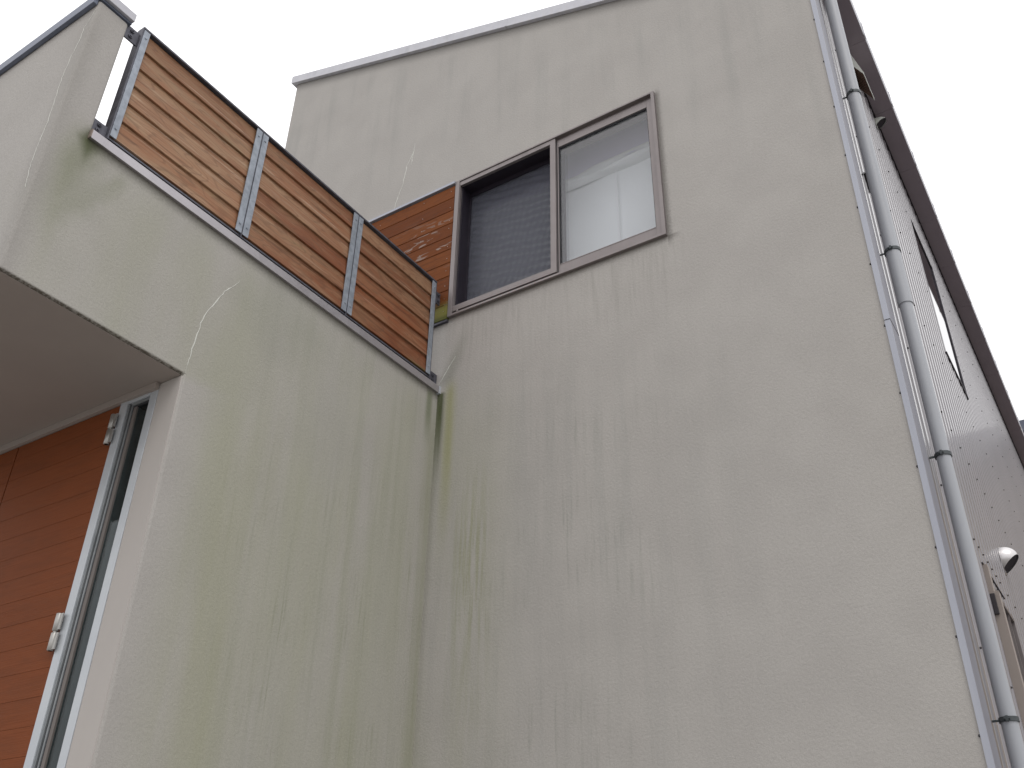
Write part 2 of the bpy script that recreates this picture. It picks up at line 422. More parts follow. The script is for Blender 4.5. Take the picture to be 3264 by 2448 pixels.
def cut(o, boxes, bevel=0.0):
    """boolean the boxes out of o and bake the result into its mesh"""
    tmp = []
    for bx in boxes:
        mb = MB().box(*bx); me = bpy.data.meshes.new('tmp')
        me.from_pydata(mb.v, [], mb.f)
        bm = bmesh.new(); bm.from_mesh(me); bmesh.ops.recalc_face_normals(bm, faces=bm.faces); bm.to_mesh(me); bm.free()
        c = bpy.data.objects.new('tmp', me); C.objects.link(c); tmp.append(c)
        md = o.modifiers.new('cut', 'BOOLEAN'); md.object = c; md.operation = 'DIFFERENCE'; md.solver = 'EXACT'
    bpy.context.view_layer.update()
    dg = bpy.context.evaluated_depsgraph_get()
    me = bpy.data.meshes.new_from_object(o.evaluated_get(dg))
    o.modifiers.clear(); o.data = me
    for c in tmp:
        md_ = c.data; bpy.data.objects.remove(c, do_unlink=True); bpy.data.meshes.remove(md_)
    if bevel:
        b = o.modifiers.new('bevel', 'BEVEL'); b.width = bevel; b.segments = 3; b.limit_method = 'ANGLE'; b.angle_limit = math.radians(40)

def tag(o, label=None, cat=None, group=None, kind=None):
    if label: o['label'] = label
    if cat: o['category'] = cat
    if group: o['group'] = group
    if kind: o['kind'] = kind
    return o
def thing(name, loc, label, cat):
    o = bpy.data.objects.new(name, None); C.objects.link(o); o.location = loc
    return tag(o, label, cat)

# ------------------------------------------------------------------ ground
g = MB().box(-150, 150, -150, 150, -4.9, -4.4).build('ground', M['ground']); tag(g, kind='structure')

# ------------------------------------------------------------------ the house
W = 2.603; A = -1.769; L = -2.642; B2 = -2.484; SO = -0.892
house = thing('house', (0.0, 0.0, 0.0), 'modern two-storey house of stained beige stucco with timber balcony and ribbed metal side', 'house')
def top(x): return 3.96 - (x + 1.954) * 0.354

# main volume: front wall with window opening, hollow room behind
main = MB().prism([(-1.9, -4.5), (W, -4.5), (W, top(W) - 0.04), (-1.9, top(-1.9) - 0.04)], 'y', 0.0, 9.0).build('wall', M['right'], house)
cut(main, [(-1.7, 2.40, 0.16, 3.0, -0.2, 2.15), (0.058, 1.577, -0.1, 0.2, 0.465, 1.622),
           (2.45, 2.7, 2.385, 3.105, 0.66, 1.90), (2.45, 2.7, 1.42, 2.19, -2.3, -1.305), (2.45, 2.7, 3.26, 4.2, -2.3, -0.93)])
tag(main, 'tall beige stucco wall with the sliding window')

# balcony and porch wing: one solid with balcony recess and entrance hall cut out
wing = MB().prism([(A, -4.5), (0.05, -4.5), (0.05, -0.05), (B2, -0.05), (B2, 0.665), (L, 0.665), (L, SO), (A, SO)], 'x', -1.88, 0.0).build('wall', M['left'], house)
cut(wing, [(-1.72, -0.15, B2, 0.04, -0.28, 0.5), (-1.75, -0.137, -1.9, -0.55, -3.35, -0.93)])
b_ = wing.modifiers.new('bevel', 'BEVEL'); b_.width = 0.012; b_.segments = 3; b_.limit_method = 'ANGLE'; b_.angle_limit = math.radians(40)
tag(wing, 'greenish algae-stained stucco wall under the balcony')

# painted board on the underside of the overhang and on the porch wall strip
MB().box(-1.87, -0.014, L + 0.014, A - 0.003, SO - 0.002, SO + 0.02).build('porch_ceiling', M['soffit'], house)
clean = paint('clean_render', (0.46, 0.43, 0.405), 0.9, 0.05, 9)
MB().box(-0.146, -0.006, A - 0.004, A + 0.02, -3.35, SO - 0.007).build('door_reveal', clean, house)
MB().box(-1.8, 0.05, L, A - 0.01, -4.5, -3.38).box(-1.8, 0.05, L - 0.35, L - 0.004, -4.5, -3.75).build('porch_floor', M['ground'], house, 0.01)

# cracks: thin ragged ribbons of pale filler, proud of the render
def ribbon(pts, plane, at, w0, name='crack', fork=None):
    mb = MB()
    def dense(pts):
        out = []
        for (a, b), (c, d) in zip(pts, pts[1:]):
            n = max(2, int(math.hypot(c - a, d - b) / 0.018))
            for i in range(n):
                q = i / n; out.append((a + (c - a) * q + random.uniform(-.0035, .0035), b + (d - b) * q))
        return out + [pts[-1]]
    for line in [pts] + (fork or []):
        p = dense(line); n = len(p); L_, R_ = [], []
        for i, (a, b) in enumerate(p):
            c, d = p[min(i + 1, n - 1)]; e, f_ = p[max(i - 1, 0)]
            tx, ty = c - e, d - f_; ln = math.hypot(tx, ty) or 1
            ww = w0 * (0.45 + 0.9 * random.random()) * min(1, 0.35 + 4 * min(i, n - 1 - i) / n)
            L_.append((a - ty / ln * ww / 2, b + tx / ln * ww / 2)); R_.append((a + ty / ln * ww / 2, b - tx / ln * ww / 2))
        P = (lambda q, h: (h, q[0], q[1])) if plane == 'x' else (lambda q, h: (q[0], h, q[1]))
        s = 1 if plane == 'x' else -1
        vs = []
        for l_, r_ in zip(L_, R_): vs += [P(l_, at), P(r_, at), P(((l_[0] + r_[0]) / 2, (l_[1] + r_[1]) / 2), at + s * 0.0012)]
        fs = []
        for i in range(n - 1):
            a = i * 3; fs += [(a, a + 2, a + 5, a + 3), (a + 2, a + 1, a + 4, a + 5)]
        mb.add(vs, fs)
    return mb.build(name, M['crack'], house)
ribbon([(-.004, .60), (-.050, .502), (-.048, .414), (-.07, .328), (-.08, .207), (-.066, .053), (-.053, -.095), (-.061, -.225), (-.06, -.336), (-.027, -.479)], 'y', L - .0005, .0042)
ribbon([(-1.582, -.257), (-1.654, -.369), (-1.69, -.458), (-1.725, -.538), (-1.742, -.606), (-1.75, -.71), (-1.759, -.776), (-1.761, -.831), (-1.760, -.885)], 'x', .0005, .0046)
ribbon([(-.383, 2.266), (-.39, 2.19), (-.41, 2.13), (-.443, 2.061), (-.469, 1.875), (-.511, 1.746), (-.534, 1.635)], 'y', -.0005, .0055, fork=[[(-.385, 2.20), (-.397, 2.109), (-.40, 2.05)]])
ribbon([(.006, -.02), (.066, .076), (.123, .151)], 'y', -.0005, .004)

# copings
cp = MB()
for xa, xb in ((-1.954, 0.440), (0.444, 2.64)):
    pts = [(xa, top(xa)), (xb, top(xb)), (xb, top(xb) - 0.088), (xa, top(xa) - 0.088)]
    cp.prism(pts, 'y', -0.032, -0.026)
    cp.prism([(xa, top(xa)), (xb, top(xb)), (xb, top(xb) - 0.008), (xa, top(xa) - 0.008)], 'y', -0.026, 0.2)
    cp.prism([(xa, top(xa) - 0.08), (xb, top(xb) - 0.08), (xb, top(xb) - 0.088), (xa, top(xa) - 0.088)], 'y', -0.026, -0.002)
cp.box(0.428, 0.456, -0.0335, -0.0322, top(0.442) - 0.086, top(0.442) - 0.003)
cp.box(-1.954, -1.948, -0.026, 9.0, top(-1.954) - 0.088, top(-1.954) - 0.01)
cp.box(-1.948, -1.903, -0.001, 9.0, top(-1.954) - 0.088, top(-1.954) - 0.08)
o = cp.build('coping', M['coping'], house); tag(o, 'pale metal coping along the sloping roof edge')
cp = MB().box(-0.005, 0.022, L - 0.022, B2 + 0.012, 0.680, 0.728)
o = cp.build('coping', M['coping'], house, 0.002); tag(o, 'short pale coping at the balcony corner')
cp = MB().box(-1.9, -0.006, L - 0.022, L - 0.002, 0.630, 0.690).box(-1.9, -0.006, L - 0.001, B2 + 0.01, 0.666, 0.690)
cp.box(-0.1, 0.006, L - 0.0205, B2 + 0.010, 0.667, 0.679)  # thin dark strip in place of the small shadow under the pale coping
o = cp.build('coping', M['coping_dark'], house, 0.0015); tag(o, 'dark blue-grey coping on the balcony front')
MB().prism([(-1.85, top(-1.85) - 0.03), (2.6, top(2.6) - 0.03), (2.6, top(2.6) - 0.039), (-1.85, top(-1.85) - 0.039)], 'y', 0.21, 9.0).build('roof', M['roof'], house)

# metal sill strip under the balustrade
sl = MB().prism([(0.0, -0.086), (0.019, -0.089), (0.021, -0.044), (0.014, -0.041), (-0.14, -0.030), (-0.14, -0.049), (0.0, -0.0495)], 'y', -2.487, -0.014)
o = sl.build('balcony_sill', M['sill'], house, 0.0012)
MB().box(0.0, 0.024, -0.0135, -0.001, -0.092, -0.040).build('sill_end_cap', M['white_alu'], o)
MB().box(0.0, 0.0215, -2.492, -2.4875, -0.088, -0.043).build('sill_end_cap', paint('rusty_cap', (0.25, 0.2, 0.17), 0.7), o)

# balustrade: rails as the part, panels, posts and brackets under it
bal = MB().box(-0.045, 0.004, -2.413, -0.086, 0.713, 0.724).box(-0.045, -0.004, -2.413, -0.086, -0.012, -0.002)
bal.box(-0.045, -0.038, -2.413, -0.086, 0.68, 0.713).box(-0.045, -0.038, -2.413, -0.086, -0.002, 0.03)
bal.box(-0.02, 0.002, -2.41, -0.09, -0.034, -0.026)
bal.box(-0.066, -0.058, -2.483, -0.004, -0.05, 0.004)
bal = bal.build('balustrade', M['galv_dark'], house, 0.0008)
for i, (y0, y1) in enumerate(((-2.376, -1.670), (-1.596, -0.894), (-0.820, -0.129))):
    mb = MB()
    for k in range(6):
        z0 = 0.010 + k * 0.1165; z1 = z0 + 0.1155
        e = random.uniform(-.0008, .0008)
        top_ = [(-0.0135, z1 - .005), (-0.0155, z1 + .002), (-0.030, z1 + .002)] if k < 5 else [(-0.0145, z1 - .004), (-0.030, z1 - .004)]
        mb.prism([(-0.009 + e, z0 + .001), (-0.003 + e, z0 + .0025), (-0.003 + e, z0 + .006)] + top_ + [(-0.030, z0 + .001)], 'y', y0 - .028, y1 + .028)
        vs = mb.v
    mb.build('board_panel', M['rail_wood'], bal)
def post(bars, web, zb=0.0):
    mb = MB()
    for (y0, y1) in bars:
        mb.box(-0.001, 0.005, y0, y1, 0.004, 0.707)
        ym = (y0 + y1) / 2
        for zz in (0.055, 0.66):
            mb.tube([(0.0045, ym, zz), (0.009, ym, zz)], [0.0068, 0.0055], 10)
    mb2 = MB()
    for (y0, y1) in web: mb2.box(-0.048, 0.003, y0, y1, -0.020, 0.7125)
    p = mb.build('post', M['galv'], bal, 0.0008)
    mb2.build('post', M['galv_dark'], bal, 0.0006)
post([(-2.406, -2.374)], [(-2.414, -2.4065)])
post([(-1.674, -1.637), (-1.629, -1.592)], [(-1.6365, -1.6335), (-1.6325, -1.6295)])
post([(-0.897, -0.860), (-0.852, -0.815)], [(-0.8595, -0.8565), (-0.8555, -0.8525)])
post([(-0.131, -0.094)], [(-0.0935, -0.087)])
def bracket(y0, y1, z0, z1, bolts):
    mb = MB().box(-0.022, -0.014, y0, y1, z0, z1)
    yw = y0 if abs(y0 + 2.484) < .02 else y1
    mb.box(-0.06, -0.0225, yw, yw + (0.006 if yw < -1 else -0.006), z0, z1)
    for (yy, zz) in bolts:
        mb.tube([(-0.0135, yy, zz), (-0.006, yy, zz)], 0.011, 6); mb.tube([(-0.0055, yy, zz), (-0.001, yy, zz)], 0.005, 8)
    mb.build('bracket', M['galv_dark'], bal, 0.0006)
bracket(-2.4835, -2.415, 0.595, 0.678, [(-2.452, 0.655), (-2.455, 0.618)])
bracket(-2.4835, -2.415, -0.026, 0.050, [(-2.455, 0.030), (-2.458, -0.004)])
bracket(-0.0865, -0.003, 0.575, 0.668, [(-0.045, 0.645), (-0.045, 0.60)])
bracket(-0.0865, -0.003, -0.026, 0.055, [(-0.045, 0.03), (-0.045, -0.004)])

# timber cladding panel next to the window
cl = MB()
for k in range(10):
    z0 = 0.445 + k * 0.1153
    h = 0.1138 if k < 9 else 0.108
    cl.prism([(-0.023, z0 + .005), (-0.025, z0 + .008), (-0.0235, z0 + h + .003), (-0.020, z0 + h + .005), (-0.001, z0 + h + .0062), (-0.001, z0 + .005)], 'x', -1.0, 0.050)
nl = cl
for k in range(10):
    for xx in (-0.62, -0.22, 0.02):
        zz = 0.445 + k * 0.1153 + random.uniform(.03, .08)
        nl.tube([(xx, -0.0225, zz), (xx, -0.0262, zz)], 0.0024, 6, mi=1)
cl = cl.build('timber_cladding', [M['clad_wood'], M['steel']], house)
tag(cl, 'orange-brown timber cladding with flaking white patches')
o = MB().box(-1.02, 0.052, -0.036, 0.0, 1.609, 1.630).build('cladding_cap', M['trim'], house, 0.001)
MB().box(-1.0, 0.05, -0.02, -0.001, 0.434, 0.4505).build('cladding_base', M['galv_dark'], house)

# ------------------------------------------------------------------ front sliding window
win = MB().ring(0.053, 1.582, 0.461, 1.629, 0.034, 0.022, 0.012, 0.012, -0.024, 0.14)
win.box(0.087, 1.56, 0.0, 0.14, 0.473, 0.490)                         # lower track
win.box(0.087, 1.56, -0.020, -0.016, 0.473, 0.480)
win.box(0.087, 1.56, 0.004, 0.14, 1.604, 1.617)
win = win.build('window', M['bronze'], house, 0.0012)
fr = MB().ring(0.0875, 0.862, 0.494, 1.614, 0.004, 0.040, 0.042, 0.036, -0.018, 0.004)
fr.box(0.120, 0.135, -0.0215, -0.0185, 0.478, 0.493)
fr.build('screen_frame', M['bronze'], win, 0.001)
rv = MB().ring(0.0885, 0.858, 0.496, 1.600, 0.012, 0.016, 0.030, 0.02, 0.005, 0.118)
rv.ring(0.0995, 0.842, 0.526, 1.580, 0.012, 0.012, 0.012, 0.035, 0.090, 0.1165)
rv.build('inner_frame', M['bronze_dark'], win)
MB().box(0.111, 0.845, 0.1000, 0.1010, 0.530, 1.565).build('insect_screen', M['screen'], win)
MB().box(0.100, 0.87, 0.126, 0.131, 0.51, 1.59).build('pane', M['pane'], win)
sh = MB().ring(0.868, 1.556, 0.493, 1.598, 0.008, 0.037, 0.064, 0.060, -0.002, 0.030)
sh.box(0.876, 1.519, -0.004, 0.004, 0.549, 0.553)
sh.build('sash', M['bronze'], win, 0.0015)
gk = MB().ring(0.8765, 1.5185, 0.5575, 1.5375, 0.003, 0.004, 0.003, 0.008, 0.004, 0.026)
gk.box(0.862, 0.8675, -0.001, 0.03, 0.50, 1.59)
gk.box(0.8675, 0.884, 0.012, 0.024, 1.00, 1.07)
gk.build('gasket', M['gasket'], win)
MB().box(0.8795, 1.514, 0.012, 0.017, 0.561, 1.529).build('pane', M['pane'], win)

# fabric shade hanging inside the window: a thing of its own
def shade():
    root = thing('roman_shade', (0.82, 0.27, 0.45), 'pale fabric shade hanging inside the sliding window, folded in a band', 'window shade')
    def grid(z0, z1, nz, fy, name, mat, nx=90, x0=-0.05, x1=1.66):
        vs, fs = [], []
        for j in range(nz + 1):
            for i in range(nx + 1):
                xx = x0 + (x1 - x0) * i / nx; q = j / nz
                dy, dz = fy(xx, q); vs.append((xx, 0.27 + dy, z0 + (z1 - z0) * q + dz))
        for j in range(nz):
            for i in range(nx):
                a = j * (nx + 1) + i; fs.append((a, a + 1, a + nx + 2, a + nx + 1))
        return MB().add(vs, fs).build(name, mat, root, smooth=True)
    grid(0.35, 1.45, 16, lambda xx, q: (0.004 * math.sin(xx * 5 + q * 3), 0), 'cloth', M['shade_low'])
    def fold(xx, q):
        a = q * math.pi
        return (-0.045 * math.sin(a) - 0.008 * math.sin(xx * 9 + q * 4), 0.012 * math.sin(xx * 4.1) + 0.008 * math.sin(xx * 13 + q * 5))
    grid(1.405, 1.475, 10, fold, 'fold', M['shade_low'])
    grid(1.455, 1.53, 10, lambda xx, q: (-0.028 * math.sin(q * math.pi) - .006 * math.sin(xx * 17 + 2), 0.014 * math.sin(xx * 5.3 + 1) + .006 * math.sin(xx * 21)), 'fold', M['shade_low'])
    grid(1.49, 2.1, 12, lambda xx, q: (-0.02 + 0.006 * math.sin(xx * 7 + 4 * q), 0), 'valance', M['shade_up'])
    MB().tube([(1.165, 0.262, 0.40), (1.164, 0.260, 0.9), (1.160, 0.255, 1.40), (1.160, 0.215, 1.46)], 0.0036, 6).build('cord', M['cord'], root)
shade()

# ------------------------------------------------------------------ entrance: frame, sidelight, door
ent = MB()
def vbar(mb, x0, x1, y0, y1, z0=-3.35, z1=-0.905): mb.box(x0, x1, y0, y1, z0, z1)
vbar(ent, -0.396, -0.345, A - 0.012, A + 0.06)           # stile beside the door
vbar(ent, -0.196, -0.148, A - 0.007, A + 0.06)           # right stile
ent.box(-0.345, -0.196, A - 0.010, A + 0.06, -0.942, -0.905)
ent.box(-0.345, -0.196, A - 0.010, A + 0.06, -3.35, -3.27)
entf = ent.build('entrance_frame', M['white_alu'], house, 0.0015)
pr = MB()
vbar(pr, -0.3445, -0.334, A - 0.006, A + 0.05, -3.27, -0.9425)
vbar(pr, -0.326, -0.316, A - 0.001, A + 0.05, -3.27, -0.9425)
pr.box(-0.316, -0.197, A - 0.003, A + 0.05, -0.957, -0.9425)
pr.build('glazing_bead', M['grey_alu'], entf, 0.001)
gk = MB()
vbar(gk, -0.3335, -0.3265, A + 0.002, A + 0.05, -3.27, -0.9435)
vbar(gk, -0.3155, -0.309, A + 0.004, A + 0.05, -3.27, -0.9575)
gk.box(-0.309, -0.197, A + 0.002, A + 0.05, -0.966, -0.9575)
gk.build('gasket', M['gasket'], entf)
MB().box(-0.2875, -0.1965, A + 0.010, A + 0.014, -3.27, -0.9665).build('pane', M['pane2'], entf)
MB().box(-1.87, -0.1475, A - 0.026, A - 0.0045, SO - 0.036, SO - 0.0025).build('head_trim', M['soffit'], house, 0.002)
def planks(x0, x1, y, name, par):
    mb = MB()
    for k in range(23):
        z0 = -3.315 + k * 0.1098; z1 = min(z0 + 0.1086, SO - 0.037)
        if z1 < z0 + .01: break
        mb.box(x0, x1, y, y + 0.018, z0, z1)
        if z1 < SO - 0.04: mb.box(x0, x1, y + 0.0012, y + 0.018, z1, z0 + 0.1098)
    return mb.build(name, M['door_wood'], par, 0.0006)
door = planks(-1.183, -0.398, A - 0.004, 'door', house)
planks(-1.87, -1.191, A - 0.004, 'porch_cladding', house)
MB().box(-1.192, -1.182, A + 0.004, A + 0.012, -3.3, SO - 0.04).build('door_gap', M['dark'], house)
for (za, zb) in ((-1.136, -0.985), (-2.050, -1.900)):
    zm = (za + zb) / 2
    mb = MB()
    for a, b in ((za, zm - .003), (zm + .003, zb)):
        mb.tube([(-0.410, A - 0.022, a), (-0.410, A - 0.022, a + .003), (-0.410, A - 0.022, b - .003), (-0.410, A - 0.022, b)], [0.0105, 0.013, 0.013, 0.0105], 16)
        mb.box(-0.4115, -0.380, A - 0.027, A - 0.0215, a + .003, b - .003)
    mb.tube([(-0.410, A - 0.022, za), (-0.410, A - 0.022, zb)], 0.008, 12)
    mb.build('hinge', M['steel'], door, smooth=True)

MB().box(-1.70, -0.66, -1.19, -1.17, -3.34, -0.94).build('hall_dark_board', paint('dark_teal_board', (0.035, 0.06, 0.07), 0.7, 0.05), house)  # dark board added so the hall behind the glass looks unlit
MB().box(-0.3085, -0.288, A + 0.002, A + 0.05, -3.27, -0.9665).build('glazing_bead', paint('brown_bead', (0.16, 0.14, 0.13), 0.6, 0.1), entf)
# what stands behind the sidelight
cab = thing('hall_cabinet', (-0.39, -1.36, -3.35), 'grey hall cabinet behind the narrow glass strip beside the door', 'cabinet')
MB().box(-0.622, -0.142, -1.52, -1.20, -3.35, -1.378).build('carcass', M['cabinet'], cab, 0.002)
MB().box(-0.648, -0.6225, -1.535, -1.50, -1.995, -1.83).build('handle', M['gasket'], cab, 0.004)
hk = MB(); pts = []
for i in range(11):
    a = math.radians(70 + i * 25); pts.append((-0.60 + 0.022 * math.cos(a), -1.535, -2.265 + 0.030 * math.sin(a)))
o = MB().tube(pts, 0.004, 8).build('hook', M['gasket'], cab, smooth=True)

# ------------------------------------------------------------------ right side: corner trim, ribbed siding, eave
tr = MB().box(2.601, 2.626, -0.010, -0.001, -4.4, 2.32)
tr.box(2.6075, 2.626, -0.0008, 0.150, -4.4, 2.41, 2)
tr.box(2.6075, 2.618, 0.1502, 0.170, -4.4, 2.41)
js = tr; js.box(2.600, 2.6275, -0.0115, -0.0102, -0.512, -0.509, 1).box(2.6262, 2.6275, -0.0101, 0.150, -0.512, -0.509, 1)
sc = tr
z = 1.99
while z > -4.3:
    sc.tube([(2.598, -0.0005, z), (2.598, -0.006, z)], [0.006, 0.004], 8, mi=1); z -= 0.3605
tr = tr.build('corner_trim', [M['trim'], M['screw'], metal('shaded_trim_metal', (0.22, 0.22, 0.255), (0.25, 0.25, 0.285), 0.5, 0.1, 10, vert=True)], house)  # side flange takes a darker copy of the trim, its shade painted in

def siding():
    mb = MB(); P = 0.12525; X0 = 2.6060; H = 0.0095
    openings = [(2.385, 3.105, 0.66, 1.90), (1.42, 2.19, -2.3, -1.305), (3.26, 4.2, -2.3, -0.93)]
    y = 0.172
    prof = []
    while y < 9.0:
        prof += [(y, X0), (y + P * .50, X0), (y + P * .53, X0 + H * .2), (y + P * .58, X0 + H * .9), (y + P * .62, X0 + H), (y + P * .84, X0 + H), (y + P * .92, X0 + H * .6)]; y += P
    prof.append((y, X0))
    cuts = sorted(set([p for p in [o_[0] for o_ in openings] + [o_[1] for o_ in openings]]))
    pts = []
    for (ya, xa), (yb, xb) in zip(prof, prof[1:]):
        pts.append((ya, xa))
        for c in cuts:
            if ya < c < yb: pts.append((c, xa + (xb - xa) * (c - ya) / (yb - ya)))
    pts.append(prof[-1])
    for (ya, xa), (yb, xb) in zip(pts, pts[1:]):
        ym = (ya + yb) / 2
        zs = [(-4.4, 2.42)]
        for o0, o1, oz0, oz1 in openings:
            if o0 < ym < o1:
                nz = []
                for a, b in zs:
                    if oz0 > a and oz1 < b: nz += [(a, oz0), (oz1, b)]
                    else: nz.append((a, b))
                zs = nz
        for a, b in zs:
            mb.add([(xa, ya, a), (xb, yb, a), (xb, yb, b), (xa, ya, b)], [(0, 1, 2, 3)])
    return mb
sc = siding()
for zz in (1.855, 1.10, 0.350, -0.388, -1.148, -1.9, -2.65, -3.4):
    y = 0.480
    while y < 8.9:
        inside = any(a - .03 < y < b + .03 and c - .02 < zz < d + .02 for a, b, c, d in [(2.385, 3.105, 0.66, 1.90), (1.42, 2.19, -2.3, -1.305), (3.26, 4.2, -2.3, -0.93)])
        if not inside: sc.tube([(2.6085, y, zz), (2.6165, y, zz)], [0.0055, 0.0042], 8, mi=1)
        y += 0.1252 if zz == -1.148 and y < 1.9 else 0.2505
sid = sc.build('ribbed_siding', [M['siding'], M['screw']], house)

ev = MB(); ya = 0.02; y = 1.005
while ya < 9: ev.box(2.604, 2.747, ya, min(y - .001, 9), 2.421, 2.55); ya = y + .001; y += 0.72
ev.box(2.604, 2.746, 0.02, 9, 2.423, 2.549)
ev = ev.build('eave', M['eave'], house)
gt = MB().box(2.7475, 2.752, 0.02, 9.0, 2.428, 2.56)
y = 1.005
while y < 9: gt.box(2.752, 2.756, y - .04, y, 2.43, 2.56); y += 0.72
gt.build('fascia', M['coping'], ev)
MB().box(2.6125, 2.622, 0.172, 9.0, 2.400, 2.4205).build('closure_strip', M['dark'], ev)

# downpipe with clamps
px, py = 2.673, 0.285
dp = MB()
dp.tube([(px, py, -0.268), (px, py, -0.266), (px, py, 2.42)], [0.0335, 0.0362, 0.0362], 40)
dp.tube([(px, py, -4.4), (px, py, -0.262)], 0.0315, 40)
dp = dp.build('downpipe', M['pipe'], house, smooth=True)
for zc in (1.225, 0.069, -1.098, -2.236, -3.4):
    r0 = 0.0368 if zc > -0.2 else 0.0323
    mb = MB(); vs = []; n = 36
    for i in range(n):
        a = 2 * math.pi * i / n; c_, s_ = math.cos(a), math.sin(a)
        for rr, dz in ((r0, -.009), (r0 + .004, -.009), (r0 + .004, .009), (r0, .009)):
            vs.append((px + rr * c_, py + rr * s_, zc + dz))
    fs = []
    for i in range(n):
        a = i * 4; b = ((i + 1) % n) * 4
        for k in range(4): fs.append((a + k, a + (k + 1) % 4, b + (k + 1) % 4, b + k))
    mb.add(vs, fs)
    mb.box(px - 0.006, px + 0.004, py - r0 - 0.012, py - r0 - .002, zc - .010, zc + .010)
    mb.tube([(px - .012, py - r0 - .008, zc), (px + .010, py - r0 - .008, zc)], 0.004, 8)
    mb.box(2.6125, px - r0 - .001, py - 0.010, py - 0.004, zc - .004, zc + .004)
    mb.build('clamp', M['clamp'], dp)
# dark cable behind the pipe and its bent end
cb = MB().tube([(2.618, 0.30, 0.645), (2.620, 0.372, 0.72), (2.621, 0.39, 0.68), (2.620, 0.413, 0.60)], [0.003, 0.005, 0.007, 0.004], 8)
cb.build('cable', M['screw'], house, smooth=True)

# side windows
w1 = MB()
def side_frame(mb, y0, y1, z0, z1, x0, x1, t):
    mb.box(x0, x1, y0, y0 + t, z0, z1); mb.box(x0, x1, y1 - t, y1, z0, z1)
    mb.box(x0, x1, y0 + t, y1 - t, z0, z0 + t); mb.box(x0, x1, y0 + t, y1 - t, z1 - t, z1)
w1.box(2.55, 2.6165, 2.385, 2.397, 0.66, 1.90).box(2.55, 2.621, 3.080, 3.105, 0.66, 1.90).box(2.55, 2.618, 2.397, 3.080, 0.66, 0.672).box(2.55, 2.620, 2.397, 3.080, 1.885, 1.90)
o = w1.build('window', M['bronze_dark'], house, 0.001); tag(o, 'narrow upper window in the ribbed side wall')
MB().box(2.6095, 2.6125, 2.3975, 3.0795, 0.6725, 1.8845).build('pane', M['pane_side'], o)
MB().box(2.612, 2.624, 2.37, 3.12, 0.645, 0.6595).build('window_sill', M['bronze_dark'], o)
MB().box(2.46, 2.47, 2.386, 3.104, 0.661, 1.899).build('inner_backing', M['cabinet'], o)

w2 = MB()
side_frame(w2, 1.42, 2.19, -2.3, -1.305, 2.53, 2.616, 0.022)
o = w2.build('window', M['bronze'], house, 0.001); tag(o, 'lower side window with vertical security bars')
MB().box(2.56, 2.564, 1.443, 2.167, -2.277, -1.328).build('pane', M['pane_dark'], o)
MB().box(2.46, 2.47, 1.421, 2.189, -2.299, -1.306).build('inner_backing', M['dark'], o)  # near-black sheet standing in for the unlit space behind the pane
gr = MB()
for k in range(3): gr.box(2.598, 2.611, 1.66 + k * .17, 1.672 + k * .17, -2.277, -1.328)
gr.build('security_bars', M['bronze'], o)
MB().box(2.6125, 2.621, 1.28, 1.93, -1.262, -1.257).build('drip_flashing', M['bronze_dark'], o)
MB().box(2.6130, 2.657, 1.30, 1.36, -2.40, -1.41).box(2.6130, 2.636, 1.302, 1.36, -1.4095, -1.2625).build('side_casing', M['soffit'], o, 0.001)
MB().box(2.6145, 2.637, 1.286, 1.2995, -1.530, -1.422).build('shutter_catch', M['screw'], o, 0.003)
w3 = MB(); side_frame(w3, 3.26, 4.2, -2.3, -0.93, 2.53, 2.612, 0.022)
o = w3.build('window', M['bronze_dark'], house, 0.001); tag(o, 'lower side window at the right edge')
MB().box(2.56, 2.564, 3.283, 4.177, -2.277, -0.953).build('pane', M['pane_dark'], o)
MB().box(2.46, 2.47, 3.261, 4.199, -2.299, -0.931).build('inner_backing', paint('red_curtain', (0.12, 0.03, 0.03), 0.9), o)

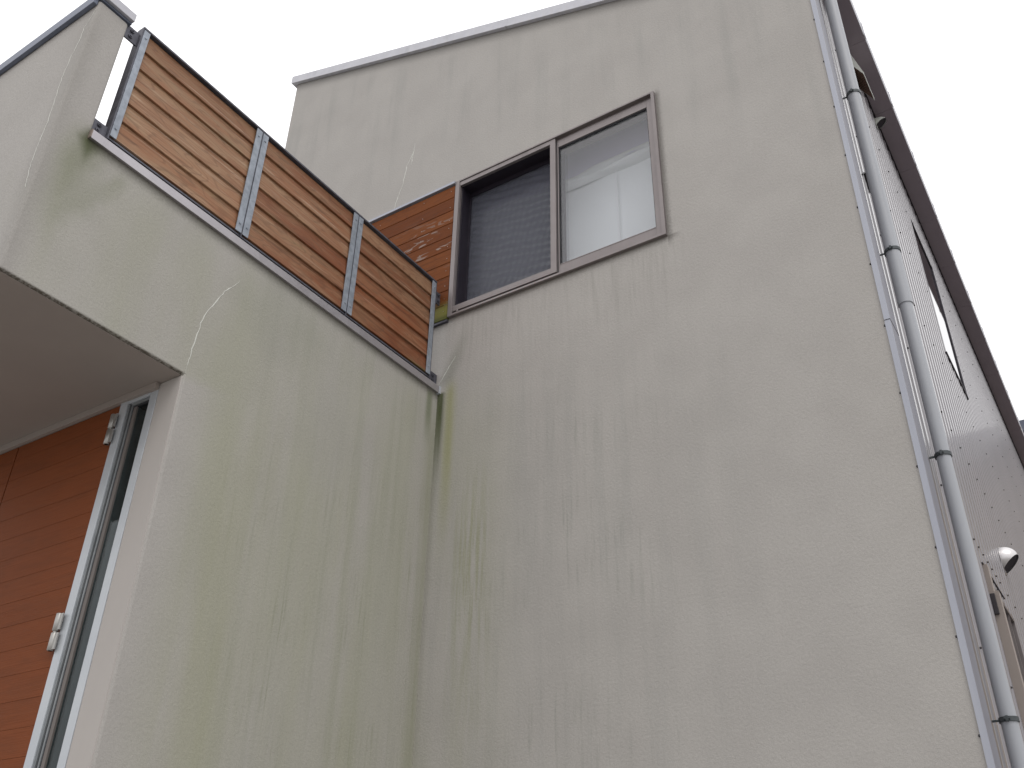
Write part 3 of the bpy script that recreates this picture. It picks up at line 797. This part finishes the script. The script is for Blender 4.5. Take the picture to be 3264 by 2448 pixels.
# round hood vents: quarter-dome shells open at the lower front, a black cap standing in for the shaded hollow
def hood(y, z, r, dep, mat, label):
    """domed hood: wall flange circle, bulging out; lower outer part cut away"""
    vs, fs = [], []
    nu, nv = 28, 14
    def P(a, b):
        # a: angle round the wall axis, b: 0 at the wall .. 1 at the nose
        th = b * math.pi / 2
        rr = r * math.cos(th) ** 0.8
        return Vector((2.6125 + dep * math.sin(th), y + rr * math.cos(a), z + rr * math.sin(a)))
    nrm = Vector((r * 1.02, 0, -dep * 0.98)).normalized(); c0 = Vector((2.6125 - dep * 0.0, y, z - r * 0.80))
    bm = bmesh.new(); g_ = []
    for j in range(nv + 1):
        g_.append([bm.verts.new(P(2 * math.pi * i / nu, j / nv * 0.999)) for i in range(nu)])
    for j in range(nv):
        for i in range(nu):
            bm.faces.new((g_[j][i], g_[j][(i + 1) % nu], g_[j + 1][(i + 1) % nu], g_[j + 1][i]))
    res = bmesh.ops.bisect_plane(bm, geom=bm.verts[:] + bm.edges[:] + bm.faces[:], plane_co=c0, plane_no=nrm, clear_outer=True)
    rim = [v.co.copy() for v in res['geom_cut'] if isinstance(v, bmesh.types.BMVert)]
    cen = sum(rim, Vector()) / len(rim); ax = Vector((0, 1, 0)); bx_ = nrm.cross(ax)
    rim.sort(key=lambda q: math.atan2((q - cen).dot(bx_), (q - cen).dot(ax)))
    rim = [cen + (q - cen) * 0.97 - nrm * 0.006 for q in rim]
    mb = MB(); bm.verts.ensure_lookup_table(); bm.verts.index_update()
    mb.add([v.co.copy() for v in bm.verts], [tuple(v.index for v in f.verts) for f in bm.faces]); bm.free()
    o = mb.build('vent_hood', mat, house, smooth=True); tag(o, label)
    MB().tube([(2.6125, y, z), (2.6155, y, z)], r * 1.06, 28).build('flange', mat, o)
    n_ = len(rim); MB().add(rim + [q - nrm * 0.004 for q in rim], [tuple(range(n_)), tuple(range(n_, 2 * n_))] + [(i, (i + 1) % n_, n_ + (i + 1) % n_, n_ + i) for i in range(n_)]).build('dark_cap', M['dark'], o)
hood(2.455, -0.860, 0.086, 0.098, M['hood'], 'shiny domed vent hood low on the side wall')
hood(1.74, 2.345, 0.045, 0.075, M['white_hood'], 'small white round vent under the eave')
# boxy vent cover under the eave
Y0, Y1, XO = 0.955, 1.225, 2.690
side = [(2.6125, 2.41), (2.6125, 2.225), (XO, 2.062), (XO, 2.085)]
bv = MB().prism(side, 'y', Y0, Y0 + .003).prism(side, 'y', Y1 - .003, Y1)
bv.prism([(2.6125, 2.41), (XO, 2.085), (XO, 2.067), (XO - .003, 2.067), (XO - .003, 2.086), (2.6125, 2.40)], 'y', Y0 + .0032, Y1 - .0032)
bv = bv.build('vent_cover', M['white_hood'], house); tag(bv, 'white wedge-shaped vent cover with brown grille under the eave')
gr = MB(); XG = XO - .0035
def gz(xx): return 2.225 + (2.064 - 2.225) * (xx - 2.6125) / (XO - 2.6125) + .002
for k in range(8):
    xx = 2.616 + (XG - 2.620) * k / 7; gr.box(xx - .002, xx + .002, Y0 + .0035, Y1 - .0035, gz(xx), gz(xx) + .004)
for k in range(13):
    yy = Y0 + .006 + k * (Y1 - Y0 - .018) / 12
    gr.prism([(2.6135, gz(2.6135) - .001), (XG, gz(XG) - .001), (XG, gz(XG) + .002), (2.6135, gz(2.6135) + .002)], 'y', yy, yy + .006)
gr.build('grille', M['grille'], bv)
MB().prism([(2.6135, gz(2.6135) + .006), (XG, gz(XG) + .006), (XG, gz(XG) + .009), (2.6135, gz(2.6135) + .009)], 'y', Y0 + .0035, Y1 - .0035).build('backing', paint('vent_mesh', (0.16, 0.09, 0.065), 0.8), bv)

# ------------------------------------------------------------------ neighbouring house
nb = thing('neighbour_house', (6.8, 15.5, -4.4), 'brown neighbouring house with dark roof peeking out behind the eave', 'house')
MB().box(3.05, 11.0, 11.5, 19.5, -4.4, 4.15).build('wall', M['nb_wall'], nb)
MB().add([(2.62, 11, 4.26), (11.4, 11, 4.26), (11.4, 20, 4.26), (2.62, 20, 4.26), (2.62, 11, 4.08), (11.4, 11, 4.08), (11.4, 20, 4.08), (2.62, 20, 4.08), (5.0, 15.5, 5.6), (9.0, 15.5, 5.6)],
         [(0, 1, 9, 8), (1, 2, 9), (2, 3, 8, 9), (3, 0, 8), (0, 4, 5, 1), (1, 5, 6, 2), (2, 6, 7, 3), (3, 7, 4, 0), (4, 7, 6, 5)]).build('roof', M['nb_roof'], nb)
wn = MB().box(4.2, 5.6, 11.44, 11.498, 1.0, 2.2).build('window', M['bronze_dark'], nb)
